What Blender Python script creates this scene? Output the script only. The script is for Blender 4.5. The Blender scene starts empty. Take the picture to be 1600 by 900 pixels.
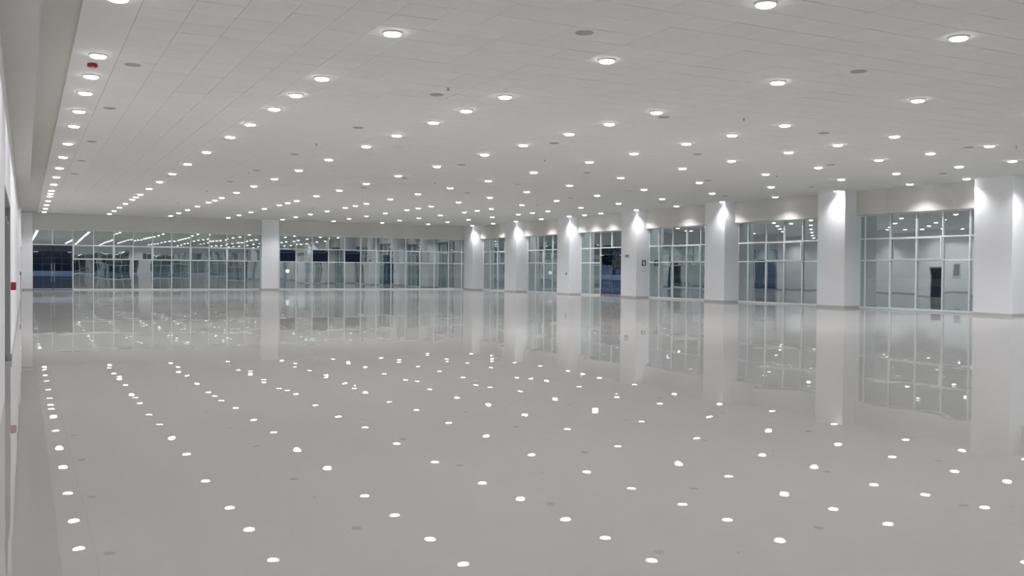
import bpy, bmesh, math, random
from mathutils import Vector, Matrix
random.seed(4)
R = math.radians
sc = bpy.context.scene
FZ = 1.425                                   # camera height above the floor
CZ = 3.5 + FZ                               # ceiling height

# ---------------------------------------------------------------- camera
def cam_axes(yaw, pitch, roll):
    cy, sy, cp, sp = math.cos(yaw), math.sin(yaw), math.cos(pitch), math.sin(pitch)
    f = Vector((sy*cp, cy*cp, sp)); r = Vector((cy, -sy, 0)); u = r.cross(f)
    cr, sr = math.cos(roll), math.sin(roll)
    return r*cr + u*sr, u*cr - r*sr, f
FPX = 1490.5
cr_, cu_, cf_ = cam_axes(R(27.0482), R(-0.987089), R(0.460478))
cam_data = bpy.data.cameras.new('camera'); cam = bpy.data.objects.new('camera', cam_data)
sc.collection.objects.link(cam)
cam.matrix_world = Matrix(((cr_.x, cu_.x, -cf_.x, 0), (cr_.y, cu_.y, -cf_.y, 0), (cr_.z, cu_.z, -cf_.z, FZ), (0, 0, 0, 1)))
cam_data.sensor_width = 36; cam_data.lens = 36*FPX/1600; cam_data.clip_start = .05; cam_data.clip_end = 600
sc.camera = cam
def project(p):
    w = Vector(p) - Vector((0, 0, FZ)); d = w.dot(cf_)
    if d < .1: return None
    return 800 + FPX*w.dot(cr_)/d, 450 - FPX*w.dot(cu_)/d, d
def in_frame(p, m=12):
    q = project(p)
    return q is not None and -m < q[0] < 1600+m and -m < q[1] < 900+m

# ---------------------------------------------------------------- world, light levels, exposure
world = bpy.data.worlds.new('night_sky'); sc.world = world; world.use_nodes = True
bg = world.node_tree.nodes['Background']; bg.inputs[0].default_value = (.32, .43, .74, 1); bg.inputs[1].default_value = .125
fill_light = bpy.data.lights.new('added_dusk_fill', 'SUN'); fill_light.energy = .35; fill_light.color = (.58, .74, 1); fill_light.angle = R(20)  # added blue fill with no visible source, aimed to brighten the parapets outside
fill_ob = bpy.data.objects.new('added_dusk_fill', fill_light); sc.collection.objects.link(fill_ob)
fill_light.energy = 1.6
fill_ob.rotation_euler = Vector((.5, .45, -1)).to_track_quat('-Z', 'Y').to_euler()
SPOT_W = 218.0
LENS_E = 14.0
sc.view_settings.view_transform = 'Standard'; sc.view_settings.look = 'None'
sc.view_settings.gamma = 1; sc.view_settings.use_curve_mapping = False
sc.view_settings.exposure = 0.29
sc.cycles.sample_clamp_indirect = 3.0
sc.cycles.max_bounces = 8; sc.cycles.diffuse_bounces = 5; sc.cycles.glossy_bounces = 5; sc.cycles.transparent_max_bounces = 16
sc.cycles.use_denoising = True

# ---------------------------------------------------------------- materials
def mat(name, col, rough=.6, spec=.5, metal=0, noise=0, nscale=3.0, emit=None, strength=0, objvar=0):
    m = bpy.data.materials.new(name); m.use_nodes = True
    nt = m.node_tree; b = nt.nodes['Principled BSDF']
    b.inputs['Base Color'].default_value = (*col, 1); b.inputs['Roughness'].default_value = rough
    b.inputs['Metallic'].default_value = metal; b.inputs['Specular IOR Level'].default_value = spec
    if noise or objvar:
        geo = nt.nodes.new('ShaderNodeNewGeometry')
        n = nt.nodes.new('ShaderNodeTexNoise'); n.inputs['Scale'].default_value = nscale; n.inputs['Detail'].default_value = 4
        nt.links.new(geo.outputs['Position'], n.inputs['Vector'])
        mr = nt.nodes.new('ShaderNodeMapRange'); mr.inputs['To Min'].default_value = 1-noise; mr.inputs['To Max'].default_value = 1+noise
        nt.links.new(n.outputs['Fac'], mr.inputs['Value'])
        val = mr.outputs['Result']
        if objvar:
            oi = nt.nodes.new('ShaderNodeObjectInfo')
            m2 = nt.nodes.new('ShaderNodeMapRange'); m2.inputs['To Min'].default_value = 1-objvar; m2.inputs['To Max'].default_value = 1+objvar
            nt.links.new(oi.outputs['Random'], m2.inputs['Value'])
            mu = nt.nodes.new('ShaderNodeMath'); mu.operation = 'MULTIPLY'
            nt.links.new(val, mu.inputs[0]); nt.links.new(m2.outputs['Result'], mu.inputs[1]); val = mu.outputs[0]
        vm = nt.nodes.new('ShaderNodeVectorMath'); vm.operation = 'SCALE'; vm.inputs[0].default_value = col
        nt.links.new(val, vm.inputs['Scale']); nt.links.new(vm.outputs[0], b.inputs['Base Color'])
    if emit:
        b.inputs['Emission Color'].default_value = (*emit, 1); b.inputs['Emission Strength'].default_value = strength
    return m
def wavy_normal(nt, terms):
    """shading normal tilted by slow noise: terms = [(noise scale, tilt)]"""
    geo = nt.nodes.new('ShaderNodeNewGeometry'); cur = geo.outputs['Normal']
    for s, a in terms:
        n = nt.nodes.new('ShaderNodeTexNoise'); n.inputs['Scale'].default_value = s; n.inputs['Detail'].default_value = 1
        nt.links.new(geo.outputs['Position'], n.inputs['Vector'])
        sub = nt.nodes.new('ShaderNodeVectorMath'); sub.operation = 'SUBTRACT'; sub.inputs[1].default_value = (.5, .5, .5)
        nt.links.new(n.outputs['Color'], sub.inputs[0])
        scl = nt.nodes.new('ShaderNodeVectorMath'); scl.operation = 'SCALE'; scl.inputs['Scale'].default_value = a
        nt.links.new(sub.outputs[0], scl.inputs[0])
        add = nt.nodes.new('ShaderNodeVectorMath'); add.operation = 'ADD'
        nt.links.new(cur, add.inputs[0]); nt.links.new(scl.outputs[0], add.inputs[1]); cur = add.outputs[0]
    nz = nt.nodes.new('ShaderNodeVectorMath'); nz.operation = 'NORMALIZE'
    nt.links.new(cur, nz.inputs[0]); return nz.outputs[0]

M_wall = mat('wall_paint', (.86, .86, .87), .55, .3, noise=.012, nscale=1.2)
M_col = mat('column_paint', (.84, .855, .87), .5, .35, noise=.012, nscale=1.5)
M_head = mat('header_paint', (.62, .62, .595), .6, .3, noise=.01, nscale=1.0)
M_plaster = mat('ceiling_plaster', (.85, .85, .84), .7, .2, noise=.01, nscale=1.0)
M_cove = mat('cove_paint', (.66, .66, .625), .7, .2, noise=.05, nscale=1.6)
M_tile = mat('acoustic_tile', (.855, .86, .845), .85, .15, noise=.03, nscale=7, objvar=.018)
M_grid = mat('tile_joint', (.40, .40, .39), .8, .2)
M_base = mat('skirting_grey', (.50, .50, .49), .5, .4)
M_frame = mat('white_aluminium', (.74, .79, .80), .4, .5)
M_darkgap = mat('dark_gasket', (.03, .035, .04), .5, .3)
M_steel = mat('brushed_steel', (.45, .47, .5), .3, .5, metal=.9)
M_red = mat('red_plastic', (.33, .012, .03), .4, .5)
M_lensw = mat('white_lens', (.85, .85, .85), .2, .5)
M_black = mat('black_plastic', (.02, .02, .022), .45, .4)
M_grille = mat('grille_grey', (.44, .44, .43), .7, .2)
M_rim = mat('white_trim', (.72, .72, .71), .5, .4)
M_sign = mat('sign_grey', (.50, .51, .51), .5, .4)
M_doorp = mat('door_leaf_grey', (.60, .62, .63), .45, .4)
M_jamb = mat('door_jamb_grey', (.30, .31, .31), .45, .4)
M_ground = mat('dark_paving', (.05, .055, .07), .8, .2, noise=.2, nscale=.8)
M_parapet = mat('pale_coping', (.70, .73, .78), .8, .2, noise=.05, nscale=1)
M_parbase = mat('parapet_base', (.11, .13, .17), .8, .2, noise=.1, nscale=1)
M_parblue = mat('parapet_base_plaster', (.22, .28, .38), .8, .2, noise=.1, nscale=1)
M_hedge = mat('dark_leaves', (.02, .035, .03), .9, .1, noise=.4, nscale=4)
M_facade = mat('dark_facade', (.045, .05, .06), .8, .2, noise=.1, nscale=.5)
M_win = mat('dark_window', (.02, .025, .035), .2, .5)
M_lens = mat('downlight_lens', (.9, .9, .9), .4, .3, emit=(.96, .96, 1), strength=LENS_E)
M_bulb = mat('globe_glow', (.9, .9, .9), .4, .3, emit=(1, .86, .82), strength=9)

# polished epoxy floor
M_floor = bpy.data.materials.new('glossy_epoxy'); M_floor.use_nodes = True
nt = M_floor.node_tree
for n in list(nt.nodes):
    if n.type != 'OUTPUT_MATERIAL': nt.nodes.remove(n)
out = [n for n in nt.nodes if n.type == 'OUTPUT_MATERIAL'][0]
geo = nt.nodes.new('ShaderNodeNewGeometry')
n1 = nt.nodes.new('ShaderNodeTexNoise'); n1.inputs['Scale'].default_value = .35; n1.inputs['Detail'].default_value = 5
nt.links.new(geo.outputs['Position'], n1.inputs['Vector'])
rmp = nt.nodes.new('ShaderNodeValToRGB'); rmp.color_ramp.elements[0].position = .3; rmp.color_ramp.elements[1].position = .7
rmp.color_ramp.elements[0].color = (.305, .30, .283, 1); rmp.color_ramp.elements[1].color = (.325, .32, .303, 1)
nt.links.new(n1.outputs['Fac'], rmp.inputs['Fac'])
dif = nt.nodes.new('ShaderNodeBsdfDiffuse'); nt.links.new(rmp.outputs['Color'], dif.inputs['Color'])
nt.links.new(dif.outputs[0], out.inputs[0])
# the clear coat is a thin sheet of its own over the grey base
M_coat = bpy.data.materials.new('clear_coat'); M_coat.use_nodes = True
nt = M_coat.node_tree
for n in list(nt.nodes):
    if n.type != 'OUTPUT_MATERIAL': nt.nodes.remove(n)
out = [n for n in nt.nodes if n.type == 'OUTPUT_MATERIAL'][0]
glo = nt.nodes.new('ShaderNodeBsdfGlossy'); glo.inputs['Roughness'].default_value = .006; glo.inputs['Color'].default_value = (1, 1, 1, 1)
wn = wavy_normal(nt, [(.7, .006), (1.7, .008)]); nt.links.new(wn, glo.inputs['Normal'])
fr = nt.nodes.new('ShaderNodeFresnel'); fr.inputs['IOR'].default_value = 1.5; nt.links.new(wn, fr.inputs['Normal'])
ma = nt.nodes.new('ShaderNodeMath'); ma.operation = 'MULTIPLY_ADD'; ma.inputs[1].default_value = .5; ma.inputs[2].default_value = 1.0
nt.links.new(fr.outputs[0], ma.inputs[0])
dv = nt.nodes.new('ShaderNodeMath'); dv.operation = 'DIVIDE'; nt.links.new(fr.outputs[0], dv.inputs[0]); nt.links.new(ma.outputs[0], dv.inputs[1])
g2 = nt.nodes.new('ShaderNodeNewGeometry'); inv = nt.nodes.new('ShaderNodeMath'); inv.operation = 'SUBTRACT'; inv.inputs[0].default_value = 1
nt.links.new(g2.outputs['Backfacing'], inv.inputs[1])
m3 = nt.nodes.new('ShaderNodeMath'); m3.operation = 'MULTIPLY'; nt.links.new(dv.outputs[0], m3.inputs[0]); nt.links.new(inv.outputs[0], m3.inputs[1])
trn = nt.nodes.new('ShaderNodeBsdfTransparent')
mx = nt.nodes.new('ShaderNodeMixShader'); nt.links.new(m3.outputs[0], mx.inputs[0]); nt.links.new(trn.outputs[0], mx.inputs[1]); nt.links.new(glo.outputs[0], mx.inputs[2])
nt.links.new(mx.outputs[0], out.inputs[0])

# tinted reflective glass (front face) and clear inner faces
def glass(name, refl, tint, rcol, waves):
    m = bpy.data.materials.new(name); m.use_nodes = True; nt = m.node_tree
    for n in list(nt.nodes):
        if n.type != 'OUTPUT_MATERIAL': nt.nodes.remove(n)
    out = [n for n in nt.nodes if n.type == 'OUTPUT_MATERIAL'][0]
    tr = nt.nodes.new('ShaderNodeBsdfTransparent'); tr.inputs[0].default_value = (*tint, 1)
    if refl <= 0:
        nt.links.new(tr.outputs[0], out.inputs[0]); return m
    gl = nt.nodes.new('ShaderNodeBsdfGlossy'); gl.inputs['Color'].default_value = (*rcol, 1); gl.inputs['Roughness'].default_value = 0.0
    nt.links.new(wavy_normal(nt, waves), gl.inputs['Normal'])
    mx = nt.nodes.new('ShaderNodeMixShader'); mx.inputs[0].default_value = refl
    nt.links.new(tr.outputs[0], mx.inputs[1]); nt.links.new(gl.outputs[0], mx.inputs[2]); nt.links.new(mx.outputs[0], out.inputs[0])
    return m
M_glass = glass('tinted_reflective_glass', .60, (.20, .25, .28), (.80, .89, .885), [(.4, .007), (1.1, .0035)])
M_glass_back = glass('tinted_glass_inner', 0, (.8, .86, .88), None, None)
M_clear = glass('clear_door_glass', .07, (.72, .78, .86), (1, 1, 1), [(.6, .004)])

# ---------------------------------------------------------------- helpers
def link(o, parent=None):
    sc.collection.objects.link(o)
    if parent is not None: o.parent = parent
    return o
def add_box(bm, x0, x1, y0, y1, z0, z1, mi=0):
    vs = [bm.verts.new(p) for p in ((x0,y0,z0),(x1,y0,z0),(x1,y1,z0),(x0,y1,z0),(x0,y0,z1),(x1,y0,z1),(x1,y1,z1),(x0,y1,z1))]
    for f in ((0,3,2,1),(4,5,6,7),(0,1,5,4),(1,2,6,5),(2,3,7,6),(3,0,4,7)):
        bm.faces.new([vs[i] for i in f]).material_index = mi
def add_disc(bm, prof, seg=28, cx=0, cy=0, smooth=True):
    """lathe about z: prof = [(radius, z)], ends closed when the radius is 0"""
    rings = []
    for r_, z_ in prof:
        if r_ == 0: rings.append([bm.verts.new((cx, cy, z_))])
        else: rings.append([bm.verts.new((cx+r_*math.cos(2*math.pi*i/seg), cy+r_*math.sin(2*math.pi*i/seg), z_)) for i in range(seg)])
    for a, c in zip(rings, rings[1:]):
        for i in range(seg):
            j = (i+1) % seg
            if len(a) == 1 and len(c) == 1: continue
            if len(a) == 1: f = bm.faces.new((a[0], c[j], c[i]))
            elif len(c) == 1: f = bm.faces.new((a[i], a[j], c[0]))
            else: f = bm.faces.new((a[i], a[j], c[j], c[i]))
            f.smooth = smooth
def mesh(bm, name, *mats, bevel=0):
    if bevel: bmesh.ops.bevel(bm, geom=bm.edges[:], offset=bevel, segments=1, affect='EDGES')
    bmesh.ops.recalc_face_normals(bm, faces=bm.faces[:])
    me = bpy.data.meshes.new(name); bm.to_mesh(me); bm.free()
    for m in mats: me.materials.append(m)
    return me
def obj(name, me, parent=None, loc=None):
    o = bpy.data.objects.new(name, me); link(o, parent)
    if loc: o.location = loc
    return o
def box(name, x0, x1, y0, y1, z0, z1, m, parent=None, bevel=0):
    cx, cy, cz = (x0+x1)/2, (y0+y1)/2, z0
    bm = bmesh.new(); add_box(bm, x0-cx, x1-cx, y0-cy, y1-cy, 0, z1-z0)
    o = obj(name, mesh(bm, name, m, bevel=bevel), parent, (cx, cy, cz))
    if parent is not None:
        o.location = Vector((cx, cy, cz)) - parent.location
    return o
def empty(name, loc=(0,0,0)):
    o = bpy.data.objects.new(name, None); o.empty_display_size = .2; o.location = loc; return link(o)
def tag(o, label, cat, group=None):
    o['label'] = label; o['category'] = cat
    if group: o['group'] = group
    return o
def struct(o, label=None, cat=None):
    o['kind'] = 'structure'
    if label: o['label'] = label
    if cat: o['category'] = cat
    return o

XL, YF, YB, XR = -.2, 68.0, -14.0, 31.15
XG = 31.42                                    # glass plane of the right wall
YG = 68.12
Z1, Z2, Z3 = FZ+.58, FZ+1.485, FZ+2.48          # transom heights, window head
COLS = [(67.2, 66.4, 68.1), (60.0, 59.15, 60.9), (52.6, 51.85, 53.4), (45.2, 44.45, 46.0), (37.65, 36.9, 38.43), (29.98, 29.2, 30.75), (22.4, 21.6, 23.12)]
for i in range(1, 6): COLS.append((22.4-7.4*i, 21.65-7.4*i, 23.15-7.4*i))

# ---------------------------------------------------------------- floor, ceiling, walls
floor = struct(box('floor', XL-.3, XG+.02, YB-.1, YG+.02, -.2, -.004, M_floor), 'glossy grey epoxy floor that mirrors the lights', 'floor')
bm = bmesh.new(); add_box(bm, XL-.3, XG+.02, YB-.1, YG+.02, -.003, 0, 1)
bm.faces.ensure_lookup_table()
for f in bm.faces:
    f.normal_update()
    if f.normal.z > .5: f.material_index = 0
M_coat_edge = glass('coat_edge', 0, (1, 1, 1), None, None)
o = obj('clear_coat', mesh(bm, 'clear_coat', M_coat, M_coat_edge), floor); o.location = -floor.location
ceiling = struct(empty('ceiling', (0, 0, CZ)), 'white suspended ceiling of square tiles with plain plaster borders', 'ceiling')
# tile grid follows the lamp grid: six tiles between lamps
LX = [1.07, 4.81, 8.53, 12.21, 15.87, 19.50, 23.11, 26.71, 30.30]
LY = [66.08, 62.45, 58.84, 55.17, 51.54, 49.73, 47.86, 44.21, 40.54, 36.85, 33.17, 29.48, 25.78, 23.30, 20.82, 18.96, 17.08, 13.34, 9.56]
IY = [92, 86, 80, 74, 68, 65, 62, 56, 50, 44, 38, 32, 26, 22, 18, 15, 12, 6, 0]
LYB = [5.84, 2.1, -1.6, -5.3, -9.0, -12.6]; IYB = [-6, -12, -18, -24, -30, -36]
def interp(t, I, V):
    P = sorted(zip(I, V))
    if t <= P[0][0]: a, b2 = P[0], P[1]
    elif t >= P[-1][0]: a, b2 = P[-2], P[-1]
    else:
        for a, b2 in zip(P, P[1:]):
            if a[0] <= t <= b2[0]: break
    return a[1] + (t-a[0])*(b2[1]-a[1])/(b2[0]-a[0])
def gx(i): return interp(i, [6*k for k in range(9)], LX)
def gy(j): return interp(j, IY+IYB, LY+LYB)
bx0, bx1 = gx(.5), gx(47.5); by0, by1 = gy(-37.5), gy(94.5)
box('ceiling_slab', bx0-.02, bx1+.02, by0-.02, by1+.02, CZ+.006, CZ+.35, M_grid, ceiling)
bm = bmesh.new()
add_box(bm, .68, bx0-.006, YB, YF, 0, .35); add_box(bm, bx1+.006, XR+.5, YB, YF, 0, .35)
add_box(bm, bx0-.006, bx1+.006, by1+.006, YF, 0, .35); add_box(bm, bx0-.006, bx1+.006, YB, by0-.006, 0, .35)
obj('plaster_border', mesh(bm, 'plaster_border', M_plaster), ceiling)
box('cove_recess', XL-.1, .68, YB, YF, CZ+.05, CZ+.35, M_cove, ceiling)
tiles = []
for i in range(47):
    for j in range(-37, 94):
        x0, x1, y0, y1 = gx(i+.5), gx(i+1.5), gy(j-.5+1), gy(j+.5+1)
        if y1 > by1+.01: continue
        q = project(((x0+x1)/2, (y0+y1)/2, CZ))
        vis = q and -25 < q[0] < 1625 and -12 < q[1] < 900
        tiles.append((q[2] if vis else 1e6, x0, x1, y0, y1))
tiles.sort()
GX, GY = .0014, .006
cache = {}
def tile_verts(bm, x0, x1, y0, y1, z=0.0):
    e = .003
    x0 += GX; x1 -= GX; y0 += GY; y1 -= GY
    T = [(x0, y0), (x1, y0), (x1, y1), (x0, y1)]
    Bt = [(x0+e, y0+e), (x1-e, y0+e), (x1-e, y1-e), (x0+e, y1-e)]
    top = [bm.verts.new((*p, z+.010)) for p in T]; mid = [bm.verts.new((*p, z+.003)) for p in T]; bot = [bm.verts.new((*p, z)) for p in Bt]
    for k in range(4):
        l = (k+1) % 4
        bm.faces.new((top[k], mid[k], mid[l], top[l])); bm.faces.new((mid[k], bot[k], bot[l], mid[l]))
    bm.faces.new(bot[::-1]); bm.faces.new(top)
for d, x0, x1, y0, y1 in tiles[:300]:
    w, h = round(x1-x0, 3), round(y1-y0, 3)
    if (w, h) not in cache:
        bm = bmesh.new(); tile_verts(bm, -w/2, w/2, -h/2, h/2); cache[(w, h)] = mesh(bm, 'ceiling_tile', M_tile)
    o = obj('ceiling_tile', cache[(w, h)], ceiling, ((x0+x1)/2, (y0+y1)/2, random.uniform(-.0015, .0015)))
    o.rotation_euler = (random.uniform(-.003, .003), random.uniform(-.003, .003), 0)
bm = bmesh.new()
for d, x0, x1, y0, y1 in tiles[300:]: tile_verts(bm, x0, x1, y0, y1, random.uniform(-.001, .001))
o = obj('ceiling_tiles', mesh(bm, 'ceiling_tiles', M_tile), ceiling); o['kind'] = 'stuff'
struct(box('trim_1', XL, .115, YB, 39, FZ+2.15, CZ+.05, M_cove), 'lowered plaster bulkhead running along the top of the left wall', 'bulkhead')

bm = bmesh.new()
add_box(bm, XL-.3, XL, YB-.3, 12.0, 0, CZ+.05); add_box(bm, XL-.3, XL, 16.55, YF+.3, 0, CZ+.05)
add_box(bm, XL-.3, XL, 12.0, 16.55, FZ+.93, CZ+.05); add_box(bm, XL-.3, XL-.14, 12.0, 16.55, 0, FZ+.93)
struct(obj('wall_left', mesh(bm, 'wall_left', M_wall)), 'long plain white wall at the left edge', 'wall')
box_b = box('baseboard_left', XL, XL+.012, 16.56, YF, 0, .09, M_base); struct(box_b)
# far wall: header, pier at the corner
bm = bmesh.new()
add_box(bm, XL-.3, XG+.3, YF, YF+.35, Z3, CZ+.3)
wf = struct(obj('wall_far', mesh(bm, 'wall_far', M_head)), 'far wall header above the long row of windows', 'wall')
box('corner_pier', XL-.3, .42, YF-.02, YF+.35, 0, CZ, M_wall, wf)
struct(box('baseboard_far', XL, .42, YF-.035, YF-.02, 0, .1, M_base))
# right wall header
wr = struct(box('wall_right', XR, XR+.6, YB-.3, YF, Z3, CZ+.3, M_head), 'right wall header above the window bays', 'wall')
# back wall behind the viewer
bm = bmesh.new(); add_box(bm, XL-.3, XG+.3, YB-.35, YB, Z3, CZ+.3)
for x in (XL-.3, 14.2, XG-.6): add_box(bm, x, x+1.6 if x > 0 else .42, YB-.35, YB, 0, Z3)
struct(obj('wall_back', mesh(bm, 'wall_back', M_wall)))

# ---------------------------------------------------------------- columns
def ordinal(n): return ['', 'first', 'second', 'third', 'fourth', 'fifth', 'sixth', 'seventh', 'eighth', 'ninth', 'tenth', 'eleventh', 'twelfth', 'thirteenth', 'fourteenth', 'fifteenth', 'sixteenth', 'seventeenth', 'eighteenth', 'nineteenth', 'twentieth', 'twenty-first', 'twenty-second', 'twenty-third', 'twenty-fourth', 'twenty-fifth'][n]
def column(x0, x1, y0, y1, label, sides):
    t = empty('column', ((x0+x1)/2, (y0+y1)/2, 0)); tag(t, label, 'column', 'white square columns along the walls')
    box('shaft', x0, x1, y0, y1, 0, CZ+.02, M_col, t, bevel=.012)
    e = .014; px, py = (x0+x1)/2, (y0+y1)/2
    bm = bmesh.new(); add_box(bm, x0-e-px, x1-px, y0-e-py, y1+e-py, 0, .1)
    obj('skirting', mesh(bm, 'skirting', M_base, bevel=.003), t)
    return t
names = ['white corner column where the far window wall meets the right wall',
 'narrow-looking white column on the right wall, next after the corner column',
 'white column with a small black outlet, between two window bays',
 'white column carrying two small grey signs, right of the blue double door',
 'white column with a bright lamp glow on its top, fourth from the right edge of view',
 'white column with a bright lit upper right corner, just left of the widest bay',
 'big white column at the right edge of the photo, brightest at its top left']
names[4] = 'plain white column with lamp glow at its top, first to the right of the signed column'
for i, (yc, y0, y1) in enumerate(COLS):
    lab = names[i] if i < 7 else 'white column on the right wall out of view, %s beyond the right edge' % ordinal(i-6)
    column(30.5, XR+.55, y0, y1, lab, 1)
column(14.82, 16.02, YF-.25, YF+.35, 'white pillar standing in the middle of the far window wall', 2)

# ---------------------------------------------------------------- windows
def bar(w, h, d, m=M_frame):               # w along the wall, d through it, h tall; origin at its base centre
    bm = bmesh.new(); add_box(bm, -w/2, w/2, -d/2, d/2, 0, h); return mesh(bm, 'bar', m, bevel=.006)
_bars = {}
def shared_bar(w, h, d):
    k = (round(w, 3), round(h, 3), round(d, 3))
    if k not in _bars: _bars[k] = bar(*k)
    return _bars[k]
def pane_mesh(w, h, back=M_glass_back, front=M_glass):
    bm = bmesh.new(); add_box(bm, -w/2, w/2, -.004, .004, 0, h, 1)
    bm.faces.ensure_lookup_table()
    for f in bm.faces:
        f.normal_update()
        if f.normal.y < -.5: f.material_index = 0
    return mesh(bm, 'pane', front, back)
def sash_mesh(w, h, t=.055, d=.07):
    bm = bmesh.new()
    add_box(bm, -w/2, -w/2+t, -d, .02, 0, h); add_box(bm, w/2-t, w/2, -d, .02, 0, h)
    add_box(bm, -w/2+t, w/2-t, -d*.6, .02, 0, t*.7); add_box(bm, -w/2+t, w/2-t, -d*.6, .02, h-t*.7, h)
    return mesh(bm, 'sash', M_frame)
def glazing(name, label, origin, rot, xs, sashes=(), opened=(), door=None, jamb=True, simple=False):
    """a window wall in its own frame: x along the wall, -y into the room; xs = mullion positions, ends included"""
    t = struct(empty(name, origin), label, 'window'); t.rotation_euler = (0, 0, rot)
    MW, MD = .06, .1
    rows = [(0.05, Z1), (Z1, Z2), (Z2, Z3)]
    for k, x in enumerate(xs):
        h = Z3
        z = 0
        if door and door[0] < k < door[1]: z = Z2; h = Z3-Z2
        w = MW if 0 < k < len(xs)-1 else .04
        obj('mullion', shared_bar(w, h, MD), t, (x, 0, z))
    segs = [(xs[0], xs[-1])] if not door else [(a, b_) for a, b_ in ((xs[0], xs[door[0]]), (xs[door[1]], xs[-1])) if b_-a > .1]
    for a, b_ in segs:
        w = b_-a
        obj('transom', shared_bar(w, .055, MD*.9), t, ((a+b_)/2, 0, Z1-.028))
        obj('sill', shared_bar(w, .085, MD*1.3), t, ((a+b_)/2, 0, 0))
    obj('transom', shared_bar(xs[-1]-xs[0], .055, MD*.9), t, ((xs[0]+xs[-1])/2, 0, Z2-.028))
    obj('head_rail', shared_bar(xs[-1]-xs[0], .05, MD), t, ((xs[0]+xs[-1])/2, 0, Z3-.05))
    for k in range(len(xs)-1):
        a, b_ = xs[k], xs[k+1]; w = b_-a
        for r_, (z0, z1) in enumerate(rows):
            if door and door[0] <= k < door[1] and r_ < 2: continue
            p = obj('pane', pane_mesh(w-.03, z1-z0-.03), t, ((a+b_)/2, .01, z0+.015))
            p.rotation_euler = (random.gauss(0, .0022), 0, random.gauss(0, .0030))
            if r_ == 1 and k in opened:                       # top-hung vent pushed open
                p.location = ((a+b_)/2, .05, z0+.05)
                M_ = Matrix.Rotation(R(78), 4, 'X'); hh = z1-z0-.04
                p.rotation_euler = (R(78), 0, 0); p.location = ((a+b_)/2, .06+math.sin(R(78))*hh, z1-.04-math.cos(R(78))*hh)
                s = obj('sash', sash_mesh(w-.05, hh, .04, .03), t, p.location[:]); s.rotation_euler = p.rotation_euler
    for a, b_ in sashes:
        w = xs[b_]-xs[a]
        obj('sash', sash_mesh(w-.02, Z2-Z1-.03), t, ((xs[a]+xs[b_])/2, -.03, Z1+.015))
    return t
def double_door(name, label, origin, rot, x0, x1):
    t = struct(empty(name, origin), label, 'door'); t.rotation_euler = (0, 0, rot)
    w = (x1-x0)/2
    for s in (0, 1):
        a = x0+s*w
        l = obj('door_leaf', pane_mesh(w-.05, Z2-.06, M_clear, M_clear), t, (a+w/2, .0, .02))
        bm = bmesh.new()
        hx = (w/2-.09) if s == 0 else -(w/2-.09)
        for dz in (.75, 1.45): add_box(bm, hx-.01, hx+.01, -.07, .01, dz-.01, dz+.01)
        add_box(bm, hx-.016, hx+.016, -.1, -.07, .5, 1.7)
        obj('pull_handle', mesh(bm, 'pull_handle', M_steel, bevel=.004), l)
        bm = bmesh.new(); add_box(bm, -w/2+.03, w/2-.03, -.02, .02, 0, .09)
        obj('bottom_rail', mesh(bm, 'bottom_rail', M_steel), l)
        bm = bmesh.new(); sx = -1 if s == 0 else 1
        add_box(bm, min(sx*(w/2-.30), sx*(w/2-.05)), max(sx*(w/2-.30), sx*(w/2-.05)), -.07, -.01, Z2-1.12+.62, Z2-1.12+.66)
        obj('door_restrictor', mesh(bm, 'door_restrictor', M_frame), l)
    return t
XS1 = [.42, 1.57, 2.77, 4.0, 5.22, 6.42, 7.63, 8.85, 10.08, 11.3, 12.5, 13.72, 14.82]
glazing('window_1', 'long row of tinted panes left of the middle pillar on the far wall', (0, YG, 0), 0, XS1,
        sashes=[(2, 4), (4, 6), (6, 8), (8, 10), (10, 12)], door=(0, 2))
double_door('door_1', 'dark glass double door at the far left corner', (0, YG, 0), 0, .44, 2.75)
XS2 = [16.02, 16.14, 17.33, 18.52, 19.72, 20.93, 22.15, 23.34, 24.54, 25.69, 26.86, 28.02, 29.22, 30.33, 31.3]
glazing('window_2', 'long row of tinted panes right of the middle pillar, with three vents open', (0, YG, 0), 0, XS2,
        sashes=[(7, 8), (9, 10), (11, 12)], opened=(1, 3, 5))
# right wall: local x runs towards smaller world y when rotated by -90 degrees
def right(name, label, ys, **k):
    return glazing(name, label, (XG, 0, 0), -math.pi/2, [-y for y in ys], **k)
SP = [(2, 4)]
right('window_3', 'narrow-looking tinted window bay next to the corner column', [66.4, 66.3, 65.13, 63.88, 62.65, 61.45, 60.9], sashes=[(3, 5)])
right('window_4', 'tinted window bay left of the column with the black outlet', [59.15, 59.0, 57.94, 56.76, 55.56, 54.36, 53.4], sashes=[(1, 3)])
right('window_5', 'tinted window bay holding the blue double door', [51.85, 50.78, 49.59, 48.34, 47.1, 46.0], door=(2, 4))
right('window_6', 'tinted window bay right of the signed column', [44.45, 43.54, 42.3, 41.06, 39.87, 38.65, 38.43], sashes=SP)
right('window_7', 'tinted window bay reflecting a line of six lamps', [36.9, 36.21, 34.95, 33.74, 32.55, 31.33, 30.75], sashes=SP)
right('window_8', 'widest tinted window bay, just left of the big right column', [29.2, 28.93, 27.63, 26.35, 25.13, 23.95, 23.12], sashes=SP)
double_door('door_2', 'glass double door with blue dusk behind it', (XG, 0, 0), -math.pi/2, -49.57, -47.12)
for i in range(6, 11):
    a, b_ = COLS[i][1], COLS[i+1][2]
    right('window_%d' % (i+3), None, [a, a-.3, a-1.55, a-2.8, a-4.05, a-5.3, b_])
glazing('window_14', None, (0, YB-.1, 0), math.pi, [-x for x in [14.2-1.2*k for k in range(11)] + [.42]])
glazing('window_15', None, (0, YB-.1, 0), math.pi, [-x for x in [30.8-1.2*k for k in range(13)] + [15.8]])

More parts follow.
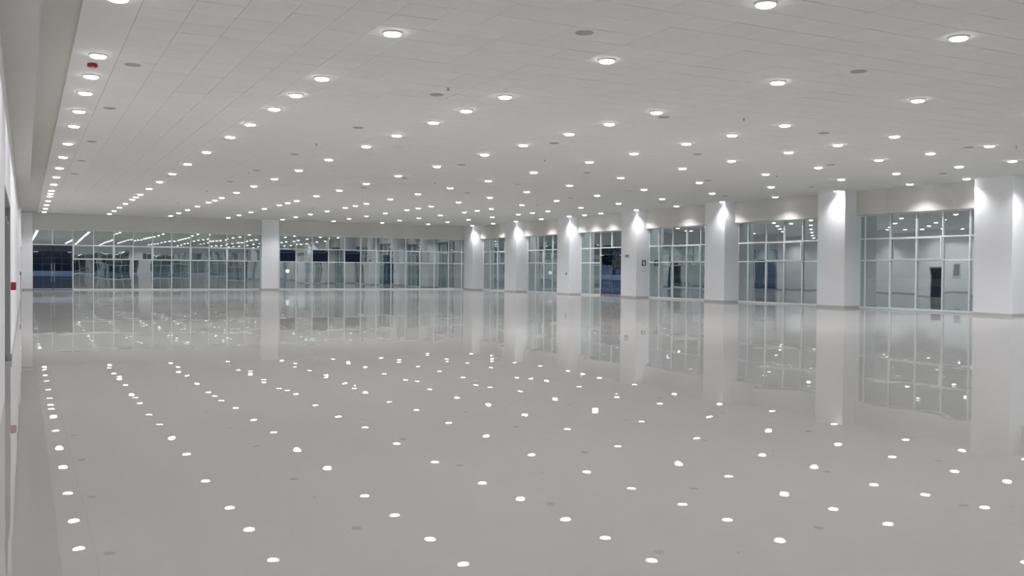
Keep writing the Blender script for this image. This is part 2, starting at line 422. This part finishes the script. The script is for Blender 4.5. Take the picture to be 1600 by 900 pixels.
# ---------------------------------------------------------------- left wall: steel door, dark doorway, fittings
d3 = struct(empty('door_3', (XL, 14.275, 0)), 'grey door recessed in the left wall at the left edge of view', 'door')
bm = bmesh.new()
for y0, y1 in ((-2.275, -2.255), (2.255, 2.275)): add_box(bm, -.135, 0, y0, y1, 0, FZ+.93)
add_box(bm, -.135, 0, -2.255, 2.255, FZ+.91, FZ+.93)
obj('door_jamb', mesh(bm, 'door_jamb', M_jamb, bevel=.003), d3)
for s in (-1, 1):
    bm = bmesh.new(); add_box(bm, -.12, -.08, min(0, s*2.245), max(0, s*2.245), .02, FZ+.90)
    l = obj('door_leaf', mesh(bm, 'door_leaf', M_doorp, bevel=.003), d3)
bm = bmesh.new(); add_box(bm, -.08, -.02, 1.2, 1.95, FZ+.62, FZ+.68); add_box(bm, -.08, -.04, 1.5, 1.8, FZ+.68, FZ+.76)
obj('door_closer', mesh(bm, 'door_closer', M_jamb, bevel=.004), d3)
bm = bmesh.new(); add_box(bm, -.06, .02, 2.19, 2.25, 0, .1); obj('door_stop', mesh(bm, 'door_stop', M_jamb), d3)
d4 = struct(empty('door_4', (XL, 51.3, 0)), 'dark doorway far along the left wall, seen mirrored in glass', 'door')
bm = bmesh.new(); add_box(bm, 0, .02, -.6, .6, 0, 2.3); obj('door_leaf', mesh(bm, 'door_leaf', M_black), d4)
bm = bmesh.new(); add_box(bm, .0, .03, -.7, -.6, 0, 2.4); add_box(bm, .0, .03, .6, .7, 0, 2.4); add_box(bm, 0, .03, -.6, .6, 2.3, 2.4)
obj('door_jamb', mesh(bm, 'door_jamb', M_jamb), d4)

wp = tag(empty('wall_panel', (XL, 49.15, FZ-.25)), 'white-framed grey panel on the left wall, seen mirrored in the widest window bay', 'panel')
bm = bmesh.new()
for a_, b_, c_, d_ in ((-.32, -.24, 0, 1.05), (.24, .32, 0, 1.05), (-.24, .24, 0, .09), (-.24, .24, .96, 1.05)): add_box(bm, 0, .03, a_, b_, c_, d_)
obj('frame', mesh(bm, 'frame', M_rim), wp)
bm = bmesh.new(); add_box(bm, 0, .015, -.24, .24, .09, .96); obj('face', mesh(bm, 'face', M_jamb), wp)
fa = tag(empty('fire_alarm_box', (XL, 16.95, FZ-.355)), 'small red fire alarm box on the left wall', 'alarm box')
bm = bmesh.new(); add_box(bm, 0, .075, -.06, .06, 0, .125); obj('housing', mesh(bm, 'housing', M_red, bevel=.008), fa)
bm = bmesh.new(); add_box(bm, .075, .082, -.04, .04, .03, .055); obj('pull_lever', mesh(bm, 'pull_lever', M_lensw, bevel=.002), fa)
ws = tag(empty('wall_switch', (XL, 47.0, FZ-.33)), 'tiny black switch on the left wall near the far corner', 'switch')
bm = bmesh.new(); add_box(bm, 0, .04, -.06, .06, 0, .15); obj('plate', mesh(bm, 'plate', M_black, bevel=.006), ws)
bm = bmesh.new(); add_box(bm, .04, .05, -.02, .02, .05, .10); obj('rocker', mesh(bm, 'rocker', M_sign, bevel=.003), ws)

st = tag(empty('fire_strobe', (1.03, 17.88, CZ)), 'red fire alarm strobe hanging under the ceiling between the first downlights', 'alarm')
bm = bmesh.new(); add_disc(bm, [(0, 0), (.075, 0), (.085, -.02), (.085, -.05), (.07, -.06), (0, -.06)]); obj('housing', mesh(bm, 'housing', M_red), st)
bm = bmesh.new(); add_disc(bm, [(.035, -.06), (.033, -.085), (.02, -.1), (0, -.104)]); obj('lens', mesh(bm, 'lens', M_lensw), st)

def facing_left(name, y, z, label, cat):     # a fitting on a column's front face
    return tag(empty(name, (30.5, y, z)), label, cat)
t = facing_left('wall_outlet', 52.2, FZ-.2, 'small black outlet on the column left of the blue double door', 'outlet')
bm = bmesh.new(); add_box(bm, -.02, 0, -.06, .06, 0, .17); obj('plate', mesh(bm, 'plate', M_black, bevel=.004), t)
bm = bmesh.new(); add_box(bm, -.03, -.02, -.025, .025, .02, .06); obj('socket', mesh(bm, 'socket', M_sign), t)
bm = bmesh.new(); add_box(bm, -.03, -.02, -.025, .025, .1, .14); obj('socket', mesh(bm, 'socket', M_sign), t)
t = facing_left('safety_sign', 45.36, FZ+.84, 'wide low grey sign with two pictograms, upper left on the signed column', 'sign')
bm = bmesh.new(); add_box(bm, -.012, 0, -.22, .22, 0, .2); obj('panel', mesh(bm, 'panel', M_sign, bevel=.003), t)
for c in (-.11, .09):
    bm = bmesh.new(); add_box(bm, -.018, -.012, c-.03, c+.03, .03, .1); add_box(bm, -.018, -.012, c-.06, c+.06, .1, .12); add_box(bm, -.018, -.012, c-.02, c+.02, .12, .17)
    obj('pictogram', mesh(bm, 'pictogram', M_black), t)
t = tag(empty('extinguisher_sign', (31.0, 44.44, FZ+.38)), 'small square dark sign with a white extinguisher symbol, right on the signed column', 'sign')
bm = bmesh.new(); add_box(bm, -.13, .13, -.012, 0, 0, .32); obj('panel', mesh(bm, 'panel', M_black, bevel=.003), t)
bm = bmesh.new()
add_box(bm, -.04, .06, -.018, -.012, .04, .2); add_box(bm, -.02, .04, -.018, -.012, .2, .24); add_box(bm, -.08, .05, -.018, -.012, .24, .265); add_box(bm, -.09, -.07, -.018, -.012, .12, .25)
obj('symbol', mesh(bm, 'symbol', M_lensw), t)
t = tag(empty('wall_hook', (31.0, 44.44, FZ+.03)), 'tiny grey hook below the extinguisher sign', 'hook')
bm = bmesh.new(); add_box(bm, -.03, .03, -.01, 0, 0, .08); obj('plate', mesh(bm, 'plate', M_sign), t)
bm = bmesh.new(); add_box(bm, -.012, .012, -.05, -.01, 0, .02); add_box(bm, -.012, .012, -.05, -.035, .02, .05); obj('prong', mesh(bm, 'prong', M_sign), t)

# ---------------------------------------------------------------- downlights
bm = bmesh.new(); add_disc(bm, [(.125, -.018), (.124, -.032), (.117, -.043), (.098, -.052), (.05, -.058), (0, -.059)], 32)
me_lens = mesh(bm, 'lens', M_lens)
bm = bmesh.new(); add_disc(bm, [(.15, .002), (.152, -.004), (.146, -.012), (.134, -.024), (.126, -.026), (.12, -.02), (.12, .002)], 32)
me_ring = mesh(bm, 'trim_ring', M_rim)
spot = bpy.data.lights.new('lamp', 'SPOT'); spot.energy = SPOT_W; spot.color = (.985, .965, 1.0)
spot.spot_size = R(126); spot.spot_blend = 1.0; spot.shadow_soft_size = .06
allY = LY + LYB
rowtxt = ['nearest the left wall', 'second from the left wall', 'third from the left wall', 'fourth from the left wall', 'fifth from the left wall', 'fourth from the right wall', 'third from the right wall', 'second from the right wall', 'nearest the right wall']
for i, x in enumerate(LX):
    n = 0
    for j, y in enumerate(allY):
        vis = in_frame((x, y, CZ), 20); n += 1
        t = empty('downlight', (x, y, CZ))
        lab = '%s round downlight from the far wall in the row %s' % (ordinal(n), rowtxt[i])
        tag(t, lab, 'ceiling light', 'round downlights on the ceiling')
        obj('trim_ring', me_ring, t); obj('lens', me_lens, t)
        lo = bpy.data.objects.new('lamp', spot); link(lo, t); lo.location = (0, 0, -.135)

# ---------------------------------------------------------------- speakers and sprinklers
bm = bmesh.new(); add_disc(bm, [(.118, -.004), (.10, -.012), (0, -.014)], 28); me_gr = mesh(bm, 'grille', M_grille)
bm = bmesh.new(); add_disc(bm, [(.135, .002), (.135, -.006), (.128, -.012), (.118, -.010), (.115, .002)], 28); me_sr = mesh(bm, 'rim', M_sign)
SX = [1.65, 7.28, 12.8, 17.64, 22.98, 28.2]; SY = [39.0, 34.1, 28.8, 22.62, 17.62, 12.0]
sxt = ['nearest the left wall', 'second from the left wall', 'third from the left wall', 'third from the right wall', 'second from the right wall', 'nearest the right wall']
for i, x in enumerate(SX):
    for j, y in enumerate(SY):
        if not in_frame((x, y, CZ), 0): continue
        t = tag(empty('ceiling_speaker', (x, y, CZ)), 'grey ceiling speaker, %s from the far wall in the line %s' % (ordinal(j+1), sxt[i]), 'speaker', 'round grey speakers in the ceiling')
        obj('rim', me_sr, t); obj('grille', me_gr, t)
bm = bmesh.new(); add_disc(bm, [(0, .002), (.05, .002), (.05, -.006), (.03, -.014), (0, -.014)], 16); me_e = mesh(bm, 'escutcheon', M_rim)
bm = bmesh.new(); add_disc(bm, [(.016, -.014), (.016, -.05), (.009, -.06), (.009, -.085), (0, -.085)], 12)
for s in (-1, 1): add_box(bm, s*.024-.004, s*.024+.004, -.004, .004, -.085, -.03)
add_box(bm, -.028, .028, -.004, .004, -.034, -.026)
me_b = mesh(bm, 'sprinkler_body', M_grille)
bm = bmesh.new(); add_disc(bm, [(0, -.084), (.038, -.086), (.038, -.09), (0, -.09)], 12); me_d = mesh(bm, 'deflector', M_grille)
PX = [7.2, 14.44, 23.9]; PY = [53.0, 44.0, 35.06, 26.1, 16.85]
pxt = ['nearest the left wall', 'in the middle', 'nearest the right wall']
for i, x in enumerate(PX):
    for j, y in enumerate(PY):
        if not in_frame((x, y, CZ), 0): continue
        t = tag(empty('fire_sprinkler', (x, y, CZ-.001)), 'tiny fire sprinkler, %s from the far wall in the line %s' % (ordinal(j+1), pxt[i]), 'sprinkler', 'fire sprinklers under the ceiling')
        obj('escutcheon', me_e, t); obj('sprinkler_body', me_b, t); obj('deflector', me_d, t); t.scale = (.75, .75, .6)

# ---------------------------------------------------------------- outside: dusk seen through the glass
struct(box('ground_outside', -30, 110, -50, 190, -.45, -.21, M_ground), 'dark paving outside the hall', 'ground')
def parapet(x0, x1, y0, y1, label, mb):
    t = tag(empty('parapet', ((x0+x1)/2, (y0+y1)/2, -.21)), label, 'low wall')
    box('base', x0, x1, y0, y1, -.21, FZ-.66, mb, t)
    box('coping', x0-.04, x1+.04, y0-.04, y1+.04, FZ-.66, FZ-.24, M_parapet, t, bevel=.02)
parapet(-6, 40, 80, 80.3, 'low parapet with pale top, outside beyond the far wall', M_parbase)
parapet(45, 45.3, 30, 110, 'low parapet with pale top, outside beyond the right wall', M_parblue)
def tree(x, y, h, rad, label):
    t = tag(empty('tree', (x, y, -.21)), label, 'tree')
    bm = bmesh.new(); add_disc(bm, [(0, 0), (.16, 0), (.12, h*.35), (.09, h*.6), (0, h*.6)], 10); obj('trunk', mesh(bm, 'trunk', M_facade), t)
    bm = bmesh.new()
    for k in range(900):
        u = Vector((random.gauss(0, 1), random.gauss(0, 1), random.gauss(0, .7))).normalized()*random.uniform(.5, 1)**.5
        p = Vector((u.x*rad, u.y*rad, h*.68+u.z*h*.32)); a = Vector((random.gauss(0,1), random.gauss(0,1), random.gauss(0,1))).normalized(); c = a.orthogonal().normalized(); s = .22
        vs = [bm.verts.new(p+a*s), bm.verts.new(p+c*s*.5), bm.verts.new(p-a*s), bm.verts.new(p-c*s*.5)]; bm.faces.new(vs)
    me = bpy.data.meshes.new('foliage'); bm.to_mesh(me); bm.free(); me.materials.append(M_hedge); obj('foliage', me, t)['kind'] = 'stuff'
tree(50.6, 77.5, 5.2, 1.5, 'dark tree outside the blue double door')
# added dark building block, keeps the view through the far openings night-dark
bt = tag(empty('added_dark_building', (17, 108, -.21)), 'added dark building block that keeps the view beyond the far wall dark', 'building')
box('facade', -14, 44, 104, 112, -.21, 10, M_facade, bt)
bm = bmesh.new()
for k in range(12):
    for z in (1.2, 4.6, 7.6): add_box(bm, -29+k*4.9, -27+k*4.9, -4.05, -3.98, z, z+1.5)
obj('windows', mesh(bm, 'windows', M_win), bt)['kind'] = 'stuff'
# small globe lamp outside the second far bay
gl = tag(empty('globe_lamp', (19.25, 78.4, -.21)), 'small glowing globe lamp outside, below the leftmost open vent', 'outdoor lamp')
bm = bmesh.new(); add_disc(bm, [(0, 0), (.12, 0), (.12, .03), (.045, .05), (.04, 1.3), (.09, 1.33), (.09, 1.36), (0, 1.36)], 14); obj('post', mesh(bm, 'post', M_jamb), gl)
bm = bmesh.new(); add_disc(bm, [(0, 1.35)] + [(.17*math.sin(math.pi*k/8), 1.52-.17*math.cos(math.pi*k/8)) for k in range(1, 8)] + [(0, 1.69)], 16); obj('globe', mesh(bm, 'globe', M_bulb), gl)
